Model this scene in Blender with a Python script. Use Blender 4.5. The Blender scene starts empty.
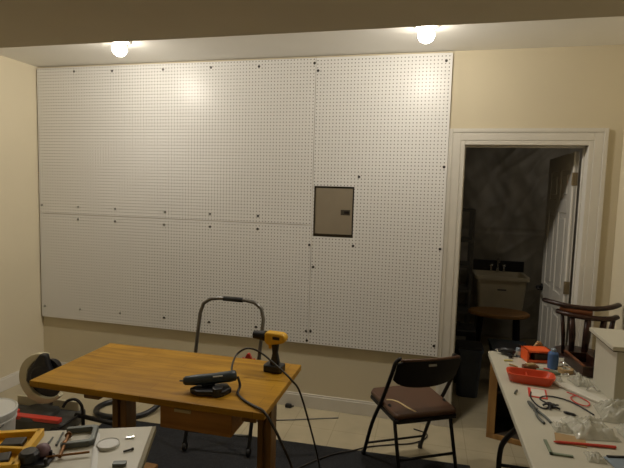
import bpy, bmesh, math, random
from mathutils import Vector, Matrix, noise
random.seed(7)
PI = math.pi
C = bpy.context.scene.collection

# ------------------------------------------------------------------ materials
def mat(name, col, rough=.6, metal=0.0, var=0.0, scale=8.0, spec=.5, bump=0.0, bscale=60.0, stretch=(1, 1, 1), coat=0.0):
    m = bpy.data.materials.new(name); m.use_nodes = True
    nt = m.node_tree; b = nt.nodes['Principled BSDF']
    b.inputs['Base Color'].default_value = (*col, 1)
    b.inputs['Roughness'].default_value = rough
    b.inputs['Metallic'].default_value = metal
    b.inputs['Specular IOR Level'].default_value = spec
    b.inputs['Coat Weight'].default_value = coat
    tc = nt.nodes.new('ShaderNodeTexCoord'); mp = nt.nodes.new('ShaderNodeMapping')
    mp.inputs['Scale'].default_value = stretch
    nt.links.new(tc.outputs['Object'], mp.inputs['Vector'])
    n = nt.nodes.new('ShaderNodeTexNoise'); n.inputs['Scale'].default_value = scale; n.inputs['Detail'].default_value = 5
    nt.links.new(mp.outputs['Vector'], n.inputs['Vector'])
    r = nt.nodes.new('ShaderNodeValToRGB')
    r.color_ramp.elements[0].position = .3; r.color_ramp.elements[1].position = .7
    r.color_ramp.elements[0].color = (*[c * (1 - var) for c in col], 1)
    r.color_ramp.elements[1].color = (*[min(1, c * (1 + var)) for c in col], 1)
    nt.links.new(n.outputs['Fac'], r.inputs['Fac']); nt.links.new(r.outputs['Color'], b.inputs['Base Color'])
    if bump:
        n2 = nt.nodes.new('ShaderNodeTexNoise'); n2.inputs['Scale'].default_value = bscale
        nt.links.new(mp.outputs['Vector'], n2.inputs['Vector'])
        bp = nt.nodes.new('ShaderNodeBump'); bp.inputs['Strength'].default_value = bump; bp.inputs['Distance'].default_value = .01
        nt.links.new(n2.outputs['Fac'], bp.inputs['Height']); nt.links.new(bp.outputs['Normal'], b.inputs['Normal'])
    return m

def mnode(nt, op, a, b=None, c=None):
    n = nt.nodes.new('ShaderNodeMath'); n.operation = op
    for i, v in enumerate((a, b, c)):
        if v is None: continue
        if isinstance(v, (int, float)): n.inputs[i].default_value = v
        else: nt.links.new(v, n.inputs[i])
    return n.outputs[0]

def peg_material():
    m = bpy.data.materials.new('white pegboard'); m.use_nodes = True
    nt = m.node_tree; b = nt.nodes['Principled BSDF']
    b.inputs['Roughness'].default_value = .38; b.inputs['Specular IOR Level'].default_value = .5
    tc = nt.nodes.new('ShaderNodeTexCoord'); sp = nt.nodes.new('ShaderNodeSeparateXYZ')
    nt.links.new(tc.outputs['Object'], sp.inputs[0])
    p = .0254
    def cell(o):
        return mnode(nt, 'SUBTRACT', mnode(nt, 'FRACT', mnode(nt, 'DIVIDE', o, p)), .5)
    fx, fz = cell(sp.outputs['X']), cell(sp.outputs['Z'])
    d = mnode(nt, 'SQRT', mnode(nt, 'ADD', mnode(nt, 'MULTIPLY', fx, fx), mnode(nt, 'MULTIPLY', fz, fz)))
    hole = mnode(nt, 'LESS_THAN', d, .165)
    n = nt.nodes.new('ShaderNodeTexNoise'); n.inputs['Scale'].default_value = 2.0
    nt.links.new(tc.outputs['Object'], n.inputs['Vector'])
    r = nt.nodes.new('ShaderNodeValToRGB')
    r.color_ramp.elements[0].color = (.78, .77, .745, 1); r.color_ramp.elements[1].color = (.84, .83, .805, 1)
    nt.links.new(n.outputs['Fac'], r.inputs['Fac'])
    mx = nt.nodes.new('ShaderNodeMix'); mx.data_type = 'RGBA'
    nt.links.new(hole, mx.inputs[0]); nt.links.new(r.outputs['Color'], mx.inputs[6])
    mx.inputs[7].default_value = (.13, .12, .10, 1)
    nt.links.new(mx.outputs[2], b.inputs['Base Color'])
    return m

def floor_material():
    m = mat('beige vinyl floor', (.43, .37, .245), .38, var=.10, scale=5)
    nt = m.node_tree; b = nt.nodes['Principled BSDF']
    src = b.inputs['Base Color'].links[0].from_socket
    tc = nt.nodes.new('ShaderNodeTexCoord')
    br = nt.nodes.new('ShaderNodeTexBrick'); br.offset = 0
    br.inputs['Scale'].default_value = 1; br.inputs['Brick Width'].default_value = .305; br.inputs['Row Height'].default_value = .305
    br.inputs['Mortar Size'].default_value = .0025
    br.inputs['Color1'].default_value = (1, 1, 1, 1); br.inputs['Color2'].default_value = (.93, .93, .93, 1); br.inputs['Mortar'].default_value = (.72, .70, .66, 1)
    nt.links.new(tc.outputs['Object'], br.inputs['Vector'])
    mx = nt.nodes.new('ShaderNodeMix'); mx.data_type = 'RGBA'; mx.blend_type = 'MULTIPLY'; mx.inputs[0].default_value = 1
    nt.links.new(src, mx.inputs[6]); nt.links.new(br.outputs['Color'], mx.inputs[7]); nt.links.new(mx.outputs[2], b.inputs['Base Color'])
    return m

def wood_material(name, c1, c2, rough=.4, axis='X', planks=0.0, coat=.2):
    m = bpy.data.materials.new(name); m.use_nodes = True
    nt = m.node_tree; b = nt.nodes['Principled BSDF']; b.inputs['Roughness'].default_value = rough; b.inputs['Coat Weight'].default_value = coat
    b.inputs['Coat Roughness'].default_value = .35; b.inputs['Specular IOR Level'].default_value = .25
    tc = nt.nodes.new('ShaderNodeTexCoord'); mp = nt.nodes.new('ShaderNodeMapping')
    mp.inputs['Scale'].default_value = (1.2, 14, 14) if axis == 'X' else ((14, 1.2, 14) if axis == 'Y' else (14, 14, 1.2))
    nt.links.new(tc.outputs['Object'], mp.inputs['Vector'])
    n = nt.nodes.new('ShaderNodeTexNoise'); n.inputs['Scale'].default_value = 2.2; n.inputs['Detail'].default_value = 8; n.inputs['Distortion'].default_value = .6
    nt.links.new(mp.outputs['Vector'], n.inputs['Vector'])
    n3 = nt.nodes.new('ShaderNodeTexNoise'); n3.inputs['Scale'].default_value = 3.5
    nt.links.new(tc.outputs['Object'], n3.inputs['Vector'])
    f = mnode(nt, 'ADD', mnode(nt, 'MULTIPLY', n.outputs['Fac'], .6), mnode(nt, 'MULTIPLY', n3.outputs['Fac'], .4))
    r = nt.nodes.new('ShaderNodeValToRGB'); r.color_ramp.elements[0].position = .40; r.color_ramp.elements[1].position = .60
    r.color_ramp.elements[0].color = (*c1, 1); r.color_ramp.elements[1].color = (*c2, 1)
    nt.links.new(f, r.inputs['Fac'])
    out = r.outputs['Color']
    if planks:
        br = nt.nodes.new('ShaderNodeTexBrick'); br.inputs['Scale'].default_value = 1
        br.inputs['Brick Width'].default_value = .55; br.inputs['Row Height'].default_value = planks; br.inputs['Mortar Size'].default_value = .0012
        br.inputs['Color1'].default_value = (1, 1, 1, 1); br.inputs['Color2'].default_value = (.84, .82, .78, 1); br.inputs['Mortar'].default_value = (.6, .55, .5, 1)
        nt.links.new(tc.outputs['Object'], br.inputs['Vector'])
        mx = nt.nodes.new('ShaderNodeMix'); mx.data_type = 'RGBA'; mx.blend_type = 'MULTIPLY'; mx.inputs[0].default_value = 1
        nt.links.new(out, mx.inputs[6]); nt.links.new(br.outputs['Color'], mx.inputs[7]); out = mx.outputs[2]
    nt.links.new(out, b.inputs['Base Color'])
    return m

def emit(name, col, s):
    m = bpy.data.materials.new(name); m.use_nodes = True; nt = m.node_tree
    b = nt.nodes['Principled BSDF']; b.inputs['Base Color'].default_value = (1, 1, 1, 1)
    b.inputs['Emission Color'].default_value = (*col, 1); b.inputs['Emission Strength'].default_value = s
    return m

def film(name, col, alpha, rough=.15):
    m = mat(name, col, rough, var=.15, scale=25, spec=.8, bump=.5, bscale=45)
    m.node_tree.nodes['Principled BSDF'].inputs['Alpha'].default_value = alpha
    return m

M = dict(
    wall=mat('beige wall paint', (.62, .55, .395), .75, var=.03, scale=1.5, bump=.05, bscale=250),
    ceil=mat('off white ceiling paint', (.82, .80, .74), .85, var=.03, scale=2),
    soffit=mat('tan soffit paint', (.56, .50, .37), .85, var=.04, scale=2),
    trim=mat('white trim paint', (.66, .63, .56), .4, var=.02),
    floor=floor_material(),
    dfloor=mat('dark concrete floor', (.10, .10, .11), .7, var=.2, scale=4),
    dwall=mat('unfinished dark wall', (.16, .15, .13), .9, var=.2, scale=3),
    mat=mat('charcoal floor mat', (.014, .015, .018), .95, var=.35, scale=60, bump=.6, bscale=400),
    peg=peg_material(),
    fur=mat('furring wood', (.35, .25, .14), .8, var=.1),
    screw=mat('dark screw steel', (.035, .03, .025), .4, .5),
    panel=mat('grey beige panel enamel', (.30, .255, .185), .45, .2, var=.04),
    pdark=mat('panel recess', (.055, .045, .03), .6),
    desk=wood_material('honey butcher block', (.36, .178, .010), (.52, .275, .020), .45, 'X', .075, 0),
    deskside=wood_material('honey wood edge', (.30, .13, .025), (.42, .19, .04), .5, 'X'),
    desk_leg=wood_material('brown post wood', (.15, .075, .020), (.25, .125, .035), .5, 'Z'),
    steel=mat('grey steel tube', (.20, .195, .18), .35, .8, var=.1),
    chrome=mat('chrome', (.7, .7, .7), .12, 1),
    black=mat('black plastic', (.012, .012, .014), .38, var=.2),
    blackm=mat('black enamel metal', (.007, .006, .006), .5, 0, spec=.35),
    rubber=mat('black rubber', (.012, .012, .012), .6),
    cable=mat('dark brown cable', (.022, .016, .011), .45),
    teal=mat('dark blue grey plastic', (.028, .040, .048), .4, var=.2),
    yellow=mat('tool yellow', (.75, .42, .02), .4, var=.06),
    vinyl=mat('brown vinyl', (.085, .038, .018), .42, var=.15, scale=6),
    tape=mat('pale strip', (.55, .42, .20), .5),
    lcream=mat('cream cast guard', (.60, .55, .38), .45, .1, var=.06),
    red=mat('red plastic', (.60, .055, .035), .4, var=.1),
    orange=mat('orange plastic', (.85, .115, .02), .38, var=.06),
    tray=mat('red orange tray plastic', (.62, .07, .02), .4, var=.08),
    white=mat('white laminate', (.52, .495, .40), .4, var=.03, scale=4),
    edge=mat('olive edge band', (.20, .17, .09), .6, var=.1),
    bucket=mat('white bucket plastic', (.62, .62, .58), .35),
    copper=mat('brown worn steel screw', (.22, .10, .03), .4, .6, var=.2),
    clampm=mat('grey cast iron', (.12, .13, .12), .45, .5, var=.2),
    purple=mat('dusty mauve plastic', (.17, .10, .12), .5),
    blue=mat('blue plastic', (.06, .13, .30), .35, var=.1),
    paleblue=mat('pale blue grey cover', (.20, .25, .30), .35, var=.15, scale=9),
    tan=mat('tan cardboard', (.36, .24, .11), .75, var=.1),
    cabinet=wood_material('orange brown cabinet wood', (.24, .125, .04), (.36, .20, .065), .55, 'Z'),
    cabdark=mat('dark cabinet panel', (.05, .036, .022), .7, var=.1),
    chairwood=wood_material('dark mahogany', (.018, .008, .006), (.045, .018, .011), .3, 'X'),
    seatwood=wood_material('worn reddish wood', (.10, .032, .014), (.20, .07, .025), .35, 'X'),
    paper=mat('white paper', (.62, .60, .52), .6, var=.05),
    clear=film('clear plastic bag', (.56, .55, .45), .5),
    green=mat('grey green plastic', (.18, .22, .15), .5, var=.15),
    yel2=mat('pale yellow card', (.62, .52, .15), .6),
    shelf=mat('dark grey shelf plastic', (.14, .135, .12), .6),
    tub=mat('cream sink plastic', (.78, .71, .54), .4, var=.05),
    ply=wood_material('brown plywood top', (.30, .15, .05), (.44, .23, .08), .55, 'X'),
    bluebin=mat('dark slate bin plastic', (.035, .045, .06), .5, var=.2),
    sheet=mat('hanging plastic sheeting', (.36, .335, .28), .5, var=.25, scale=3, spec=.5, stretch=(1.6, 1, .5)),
    brass=mat('dull brass', (.25, .20, .12), .4, .7),
    darkmetal=mat('saw motor black', (.018, .018, .022), .35, .3, var=.2),
    greybase=mat('grey cast base', (.075, .075, .07), .5, .4, var=.2),
    bulb=emit('bulb glow', (1, .93, .80), 26),
)

# ------------------------------------------------------------------ mesh helpers
class B:
    def __init__(s): s.bm = bmesh.new()
    def _xf(s, vs, M_):
        if M_ is not None: bmesh.ops.transform(s.bm, matrix=M_, verts=vs)
    def box(s, c, d, rot=None, taper=None):
        r = bmesh.ops.create_cube(s.bm, size=1)
        vs = r['verts']
        for v in vs:
            v.co = Vector((v.co.x * d[0], v.co.y * d[1], v.co.z * d[2]))
            if taper and v.co.z < 0: v.co.x *= taper; v.co.y *= taper
        m = Matrix.Translation(c)
        if rot: m = m @ Matrix.Rotation(rot[2], 4, 'Z') @ Matrix.Rotation(rot[1], 4, 'Y') @ Matrix.Rotation(rot[0], 4, 'X')
        s._xf(vs, m); return s
    def span(s, a, b):
        return s.box([(a[i] + b[i]) / 2 for i in range(3)], [abs(b[i] - a[i]) for i in range(3)])
    def bar(s, p, q, w, h=None):
        p, q = Vector(p), Vector(q); h = h or w; d = q - p
        r = bmesh.ops.create_cube(s.bm, size=1); vs = r['verts']
        for v in vs: v.co = Vector((v.co.x * w, v.co.y * h, v.co.z * d.length))
        s._xf(vs, Matrix.Translation((p + q) / 2) @ d.to_track_quat('Z', 'Y').to_matrix().to_4x4()); return s
    def tube(s, pts, r, n=10, smooth=0, closed=False, flat=None):
        pts = [Vector(p) for p in pts]
        if smooth:
            out = []; L = len(pts)
            rng = range(L) if closed else range(L - 1)
            for i in rng:
                if closed: p0, p1, p2, p3 = pts[i - 1], pts[i], pts[(i + 1) % L], pts[(i + 2) % L]
                else: p0, p1, p2, p3 = pts[max(i - 1, 0)], pts[i], pts[i + 1], pts[min(i + 2, L - 1)]
                for k in range(smooth):
                    t = k / smooth
                    out.append(.5 * ((2 * p1) + (-p0 + p2) * t + (2 * p0 - 5 * p1 + 4 * p2 - p3) * t * t + (-p0 + 3 * p1 - 3 * p2 + p3) * t ** 3))
            if not closed: out.append(pts[-1])
            pts = out
        L = len(pts); rings = []; up = None
        for i, p in enumerate(pts):
            if closed: t = (pts[(i + 1) % L] - pts[i - 1])
            else: t = (pts[min(i + 1, L - 1)] - pts[max(i - 1, 0)])
            if t.length < 1e-9: t = Vector((0, 0, 1))
            t.normalize()
            if up is None:
                up = Vector((0, 0, 1)) if abs(t.z) < .9 else Vector((1, 0, 0))
            a = t.cross(up)
            if a.length < 1e-6: a = t.cross(Vector((0, 1, 0)))
            a.normalize(); bb = a.cross(t).normalized(); up = bb
            rr = r[i] if isinstance(r, (list, tuple)) and not smooth else (r if not isinstance(r, (list, tuple)) else r[0])
            fl = flat or 1
            rings.append([s.bm.verts.new(p + (a * math.cos(2 * PI * k / n) + bb * math.sin(2 * PI * k / n) * fl) * rr) for k in range(n)])
        for i in range(L if closed else L - 1):
            A, Bq = rings[i], rings[(i + 1) % L]
            for k in range(n): s.bm.faces.new((A[k], A[(k + 1) % n], Bq[(k + 1) % n], Bq[k]))
        if not closed:
            s.bm.faces.new(rings[0][::-1]); s.bm.faces.new(rings[-1])
        return s
    def lathe(s, prof, c=(0, 0, 0), n=28, mtx=None, squash=1.0):
        vs = []; rings = []
        for (r, z) in prof:
            if r < 1e-6: v = s.bm.verts.new((0, 0, z)); rings.append([v]); vs.append(v)
            else:
                ring = [s.bm.verts.new((r * math.cos(2 * PI * k / n), squash * r * math.sin(2 * PI * k / n), z)) for k in range(n)]
                rings.append(ring); vs += ring
        for A, Bq in zip(rings, rings[1:]):
            for k in range(n):
                a0, a1 = (A[0], A[0]) if len(A) == 1 else (A[k], A[(k + 1) % n])
                b0, b1 = (Bq[0], Bq[0]) if len(Bq) == 1 else (Bq[k], Bq[(k + 1) % n])
                f = []
                for v in (a0, a1, b1, b0):
                    if v not in f: f.append(v)
                if len(f) > 2:
                    try: s.bm.faces.new(f)
                    except ValueError: pass
        m = Matrix.Translation(c)
        if mtx is not None: m = m @ mtx
        s._xf(vs, m); return s
    def cyl(s, p, q, r, r2=None, n=20):
        p, q = Vector(p), Vector(q); d = q - p; r2 = r if r2 is None else r2
        return s.lathe([(0, 0), (r, 0), (r2, d.length), (0, d.length)], p, n, d.to_track_quat('Z', 'Y').to_matrix().to_4x4())
    def prism(s, poly, t, mtx):
        """poly in local xy, extruded from z=0 to z=t"""
        a = [s.bm.verts.new((x, y, 0)) for x, y in poly]; b = [s.bm.verts.new((x, y, t)) for x, y in poly]
        s.bm.faces.new(a[::-1]); s.bm.faces.new(b); L = len(poly)
        for i in range(L): s.bm.faces.new((a[i], a[(i + 1) % L], b[(i + 1) % L], b[i]))
        s._xf(a + b, mtx); return s
    def build(s, name, m, parent=None, bevel=0.0, smooth=False, seg=2, loc=None, subsurf=0):
        bmesh.ops.recalc_face_normals(s.bm, faces=s.bm.faces[:])
        me = bpy.data.meshes.new(name); s.bm.to_mesh(me); s.bm.free()
        if smooth:
            for p in me.polygons: p.use_smooth = True
        me.materials.append(m)
        o = bpy.data.objects.new(name, me); C.objects.link(o)
        if parent: o.parent = parent
        if loc: o.location = loc
        if bevel:
            md = o.modifiers.new('bevel', 'BEVEL'); md.width = bevel; md.segments = seg; md.limit_method = 'ANGLE'; md.angle_limit = .7
        if subsurf:
            md = o.modifiers.new('sub', 'SUBSURF'); md.levels = md.render_levels = subsurf
        return o

def XZ(x=0, y=0, z=0):      # local xy plane -> world xz, extrude toward -y
    return Matrix.Translation((x, y, z)) @ Matrix.Rotation(PI / 2, 4, 'X')
def thing(name, label, cat, loc=(0, 0, 0), rz=0, group=None):
    o = bpy.data.objects.new(name, None); C.objects.link(o); o.empty_display_size = .05
    o.location = loc; o.rotation_euler = (0, 0, rz); o['label'] = label; o['category'] = cat
    if group: o['group'] = group
    return o
def tag(o, label, cat, group=None):
    o['label'] = label; o['category'] = cat
    if group: o['group'] = group
    return o
def struct(o, label=None, cat=None):
    o['kind'] = 'structure'
    if label: o['label'] = label; o['category'] = cat
    return o
def copy_part(o, parent, loc):
    c = o.copy(); C.objects.link(c); c.parent = parent; c.location = loc; return c
def rrect(w, h, r, n=5):
    pts = []
    for cx, cy, a0 in ((w / 2 - r, h / 2 - r, 0), (-w / 2 + r, h / 2 - r, PI / 2), (-w / 2 + r, -h / 2 + r, PI), (w / 2 - r, -h / 2 + r, 1.5 * PI)):
        for k in range(n + 1): a = a0 + PI / 2 * k / n; pts.append((cx + r * math.cos(a), cy + r * math.sin(a)))
    return pts

# ------------------------------------------------------------------ room shell
XR = 4.555; YB = -6.2; ZC = 2.71; ZS = 2.40; YS = -1.47
DX0, DX1, DZ = 3.566, 4.352, 2.064
struct(B().span((-.1, YB - .1, -.1), (XR + .1, .12, 0)).build('floor', M['floor']), 'beige vinyl tile floor of the workshop', 'floor')
struct(B().span((-.12, YB, 0), (0, .12, ZC)).build('wall_left', M['wall']), 'beige painted wall left of the pegboard', 'wall')
struct(B().span((XR, YB, 0), (XR + .12, .12, ZC)).build('wall_right', M['wall']), 'beige painted wall beside the doorway on the right', 'wall')
struct(B().span((-.12, YB - .12, 0), (XR + .12, YB, ZC)).build('wall_front', M['wall']), 'beige painted wall behind the viewer', 'wall')
b = B(); J_ = .022
b.span((0, 0, 0), (DX0 - J_, .12, ZC)); b.span((DX1 + J_, 0, 0), (XR, .12, ZC)); b.span((DX0 - J_, 0, DZ + J_), (DX1 + J_, .12, ZC))
struct(b.build('wall_back', M['wall']), 'beige painted back wall carrying the pegboard and doorway', 'wall')
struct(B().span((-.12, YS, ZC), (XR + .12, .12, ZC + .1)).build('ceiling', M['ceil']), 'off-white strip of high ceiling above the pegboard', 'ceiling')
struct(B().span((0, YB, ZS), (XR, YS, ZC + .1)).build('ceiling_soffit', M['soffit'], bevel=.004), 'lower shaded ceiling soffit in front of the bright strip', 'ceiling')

def baseboard(name, segs, label):
    b = B()
    for (p, q, nrm) in segs:
        # profile: board, cap bead
        p, q, nrm = Vector(p), Vector(q), Vector(nrm)
        for (t, z0, z1) in ((.014, 0, .098), (.009, .098, .113)):
            lo = Vector((min(p.x, q.x), min(p.y, q.y), z0)); hi = Vector((max(p.x, q.x), max(p.y, q.y), z1))
            if nrm.x: lo.x, hi.x = sorted((p.x, p.x + nrm.x * t))
            else: lo.y, hi.y = sorted((p.y, p.y + nrm.y * t))
            b.span(lo, hi)
    return struct(b.build(name, M['trim'], bevel=.002), label, 'baseboard')
baseboard('baseboard_back', [((.016, 0, 0), (DX0 - .114, 0, 0), (0, -1, 0)), ((DX1 + .114, 0, 0), (XR - .016, 0, 0), (0, -1, 0))], 'white baseboard along the back wall')
baseboard('baseboard_left', [((0, YB, 0), (0, 0, 0), (1, 0, 0))], 'white baseboard along the left wall')
baseboard('baseboard_right', [((XR, YB, 0), (XR, 0, 0), (-1, 0, 0))], 'white baseboard along the right wall')

# door casing (stepped moulding) and jamb
b = B(); cw = .09
for (o0, o1, t) in ((0, .030, .015), (.030, .085, .018), (.085, .112, .022)):
    b.span((DX0 - o1, -t, 0), (DX0 - o0, 0, DZ + o1)); b.span((DX1 + o0, -t, 0), (DX1 + o1, 0, DZ + o1))
    b.span((DX0 - o0, -t, DZ + o0), (DX1 + o0, 0, DZ + o1))
struct(b.build('trim_1', M['trim'], bevel=.003), 'white stepped casing around the open doorway', 'door casing')
b = B()
b.span((DX0 - J_, -.001, 0), (DX0, .121, DZ + J_)); b.span((DX1, -.001, 0), (DX1 + J_, .121, DZ + J_)); b.span((DX0, -.001, DZ), (DX1, .121, DZ + J_))
b.span((DX0, .06, 0), (DX0 + .011, .080, DZ)); b.span((DX1 - .011, .06, 0), (DX1, .080, DZ)); b.span((DX0 + .011, .06, DZ - .011), (DX1 - .011, .080, DZ))
struct(b.build('trim_2', M['trim'], bevel=.002), 'white door jamb with stop lining the doorway', 'door jamb')

# the open six panel door
door = thing('door_1', 'white six-panel door standing open into the dark storeroom', 'door', (DX1 - .010, .130, 0), 0)
door['kind'] = 'structure'
door.rotation_euler[2] = math.radians(180 - 91.0)
# local: x from hinge (0) to free edge (.77); y 0 = face
W, H, T = .768, 2.035, .035
b = B(); b.span((.0, .006, .012), (W, T - .006, H))
xs = [(0, .11), (W / 2 - .05, W / 2 + .05), (W - .11, W)]
zs = [(.012, .24), (.86, 1.0), (1.60, 1.70), (H - .12, H)]
for x0, x1 in xs: b.span((x0, 0, .012), (x1, T, H))
for z0, z1 in zs:
    b.span((.11, 0, z0), (W / 2 - .05, T, z1)); b.span((W / 2 + .05, 0, z0), (W - .11, T, z1))
for x0, x1 in ((.11, W / 2 - .05), (W / 2 + .05, W - .11)):
    for z0, z1 in ((.24, .86), (1.0, 1.60), (1.70, H - .12)):
        b.span((x0 + .035, .001, z0 + .035), (x1 - .035, T - .001, z1 - .035))
leaf = b.build('door_leaf', M['trim'], door, bevel=.005)
for z in (.28, 1.03, 1.80):
    B().span((-.0035, .004, z), (.001, T - .002, z + .09)).cyl((-.004, T + .002, z), (-.004, T + .002, z + .09), .006).build('hinge', M['brass'], door)
b = B()
for s, y0 in ((1, T), (-1, 0)):
    b.cyl((W - .06, y0, .95), (W - .06, y0 + s * .012, .95), .03); b.cyl((W - .06, y0 + s * .012, .95), (W - .06, y0 + s * .045, .95), .011)
    b.tube([(W - .06, y0 + s * .045, .95), (W - .10, y0 + s * .05, .95), (W - .16, y0 + s * .048, .945)], .010)
b.build('door_handle', M['blackm'], door, smooth=True)

# ------------------------------------------------------------------ storeroom beyond
SY = 2.75
struct(B().span((3.0, .12, -.1), (5.6, SY, 0)).build('floor_storeroom', M['floor']), 'dark floor of the storeroom', 'floor')
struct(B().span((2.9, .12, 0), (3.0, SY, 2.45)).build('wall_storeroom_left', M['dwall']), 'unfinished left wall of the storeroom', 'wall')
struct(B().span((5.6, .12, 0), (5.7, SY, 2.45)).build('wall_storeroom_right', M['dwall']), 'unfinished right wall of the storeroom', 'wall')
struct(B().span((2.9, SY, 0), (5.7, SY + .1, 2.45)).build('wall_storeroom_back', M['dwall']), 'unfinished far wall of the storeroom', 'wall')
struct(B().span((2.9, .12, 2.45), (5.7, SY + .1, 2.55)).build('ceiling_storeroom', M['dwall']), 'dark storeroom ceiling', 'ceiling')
# wrinkled plastic sheeting with folds
bm = bmesh.new(); nx, nz = 110, 100; g = []
for j in range(nz + 1):
    row = []
    for i in range(nx + 1):
        x = 3.05 + 2.45 * i / nx; z = .005 + 2.40 * j / nz
        n1 = noise.noise(Vector((x * 2.6 + z * 1.4, z * 1.1, 3))); n2 = noise.noise(Vector((x * 9 + z * 5, z * 2.4 - x * 1.5, 9)))
        n3 = 1 - abs(noise.noise(Vector((x * 4 - z * 3.2, z * 2.6, 5)))) * 2
        y = SY - .16 + .06 * n1 + .016 * n2 - .022 * max(0, n3) ** 3
        if abs(z - 1.30) < .012: y += .012
        row.append(bm.verts.new((x, y, z)))
    g.append(row)
for j in range(nz):
    for i in range(nx): bm.faces.new((g[j][i], g[j][i + 1], g[j + 1][i + 1], g[j + 1][i]))
q = B(); q.bm.free(); q.bm = bm
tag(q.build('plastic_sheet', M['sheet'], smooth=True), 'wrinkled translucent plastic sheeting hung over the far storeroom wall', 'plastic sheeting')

# shelf unit at left of the storeroom
sh = thing('shelving_unit', 'narrow grey shelving unit at the left of the storeroom', 'shelf', (3.655, 2.02, 0))
for x in (-.165, .165):
    for y in (-.18, .18): B().span((x - .014, y - .014, 0), (x + .014, y + .014, 1.56)).build('post', M['shelf'], sh)
for z in (.12, .42, .66, .93, 1.21, 1.54): B().span((-.18, -.195, z), (.18, .195, z + .028)).build('shelf_board', M['shelf'], sh, bevel=.003)

# utility sink
sk = thing('utility_sink', 'cream plastic utility sink with chrome faucet in the storeroom', 'sink', (4.16, 2.16, 0))
b = B()
prof = [(.275, .215, .84), (.285, .225, .84), (.285, .225, .80), (.262, .205, .80), (.235, .18, .46), (.20, .15, .44)]
inner = [(.255, .195, .84), (.225, .17, .52), (.18, .13, .50)]
def rings(b, lst):
    R_ = []
    for hx, hy, z in lst: R_.append([b.bm.verts.new((x, y, z)) for x, y in rrect(2 * hx, 2 * hy, .04)])
    for A, Bq in zip(R_, R_[1:]):
        n = len(A)
        for k in range(n): b.bm.faces.new((A[k], A[(k + 1) % n], Bq[(k + 1) % n], Bq[k]))
    return R_
R1 = rings(b, inner[::-1] + prof)
b.bm.faces.new(R1[0]); b.bm.faces.new(R1[-1][::-1])
b.build('basin', M['tub'], sk, smooth=False)
for x in (-.2, .2):
    for y in (-.14, .14): B().cyl((x * 1.1, y * 1.1, 0), (x, y, .47), .014).build('leg', M['shelf'], sk)
B().span((-.27, .205, .84), (.29, .235, .965)).build('backsplash', M['black'], sk, bevel=.006)
b = B(); b.cyl((0, .19, .84), (0, .19, .89), .018); b.tube([(0, .19, .88), (0, .18, .98), (0, .12, 1.0), (0, .07, .96)], .009, smooth=6)
b.build('faucet', M['chrome'], sk, smooth=True)
for x in (-.07, .07): B().cyl((x, .19, .84), (x, .19, .90), .012).cyl((x, .19, .90), (x, .19, .925), .024).build('faucet_handle', M['chrome'], sk, smooth=True)
B().span((-.045, -.2315, .69), (.045, -.222, .705)).build('label_plate', M['shelf'], sk)

# round brown table in front of sink
rt = thing('round_table', 'low brown round-edged wooden table in front of the sink', 'table', (4.08, 1.52, 0))
B().lathe([(0, .515), (.28, .515), (.295, .525), (.295, .545), (.28, .555), (0, .555)], n=40, squash=.62).build('tabletop', M['ply'], rt)
for a in (40, 140, 220, 320):
    x, y = .22 * math.cos(math.radians(a)), .13 * math.sin(math.radians(a)); B().cyl((x * 1.2, y * 1.2, 0), (x, y, .518), .014, .020).build('leg', M['blackm'], rt)
# tool case on dark cabinet just inside
cb = thing('storage_cabinet', 'low dark cabinet just inside the doorway on the left', 'cabinet', (3.50, 1.10, 0))
B().span((-.34, -.22, .0), (.30, .16, .25)).build('carcass', M['bluebin'], cb, bevel=.006)
B().span((-.325, -.232, .02), (.285, -.219, .235)).build('door', M['black'], cb, bevel=.003)
cs = thing('tool_case', 'black tool case with grey label on the storeroom cabinet', 'tool case', (3.63, 1.10, .25))
B().span((-.19, -.14, 0), (.19, .14, .23)).build('shell', M['black'], cs, bevel=.015)
B().tube([(-.05, 0, .225), (-.05, 0, .262), (.05, 0, .262), (.05, 0, .225)], .008).build('handle', M['black'], cs)
B().span((-.05, -.1435, .05), (.10, -.138, .17)).build('label_plate', M['shelf'], cs)
tb = thing('waste_bin', 'dark slate bin standing in the shadow of the doorway', 'bin', (3.735, .68, 0))
b = B(); R1 = rings(b, [(.085, .10, 0), (.105, .125, .40), (.115, .135, .40), (.115, .135, .42), (.100, .12, .42), (.08, .10, .03)])
b.bm.faces.new(R1[0][::-1]); b.bm.faces.new(R1[-1]); b.build('body', M['bluebin'], tb)
B().box((0, 0, .425), (.2, .235, .02)).build('lid', M['black'], tb, bevel=.006)
# dark blue storage tote under sink zone
tt = thing('storage_tote', 'dark blue grey storage tote on the storeroom floor beside the door', 'tote', (4.10, .92, 0))
b = B(); R1 = rings(b, [(.13, .15, 0), (.15, .17, .34), (.158, .178, .34), (.158, .178, .365)]); b.bm.faces.new(R1[0][::-1]); b.bm.faces.new(R1[-1]); b.build('body', M['bluebin'], tt)
B().span((-.162, -.182, .362), (.162, .182, .385)).build('lid', M['teal'], tt, bevel=.006)

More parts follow.
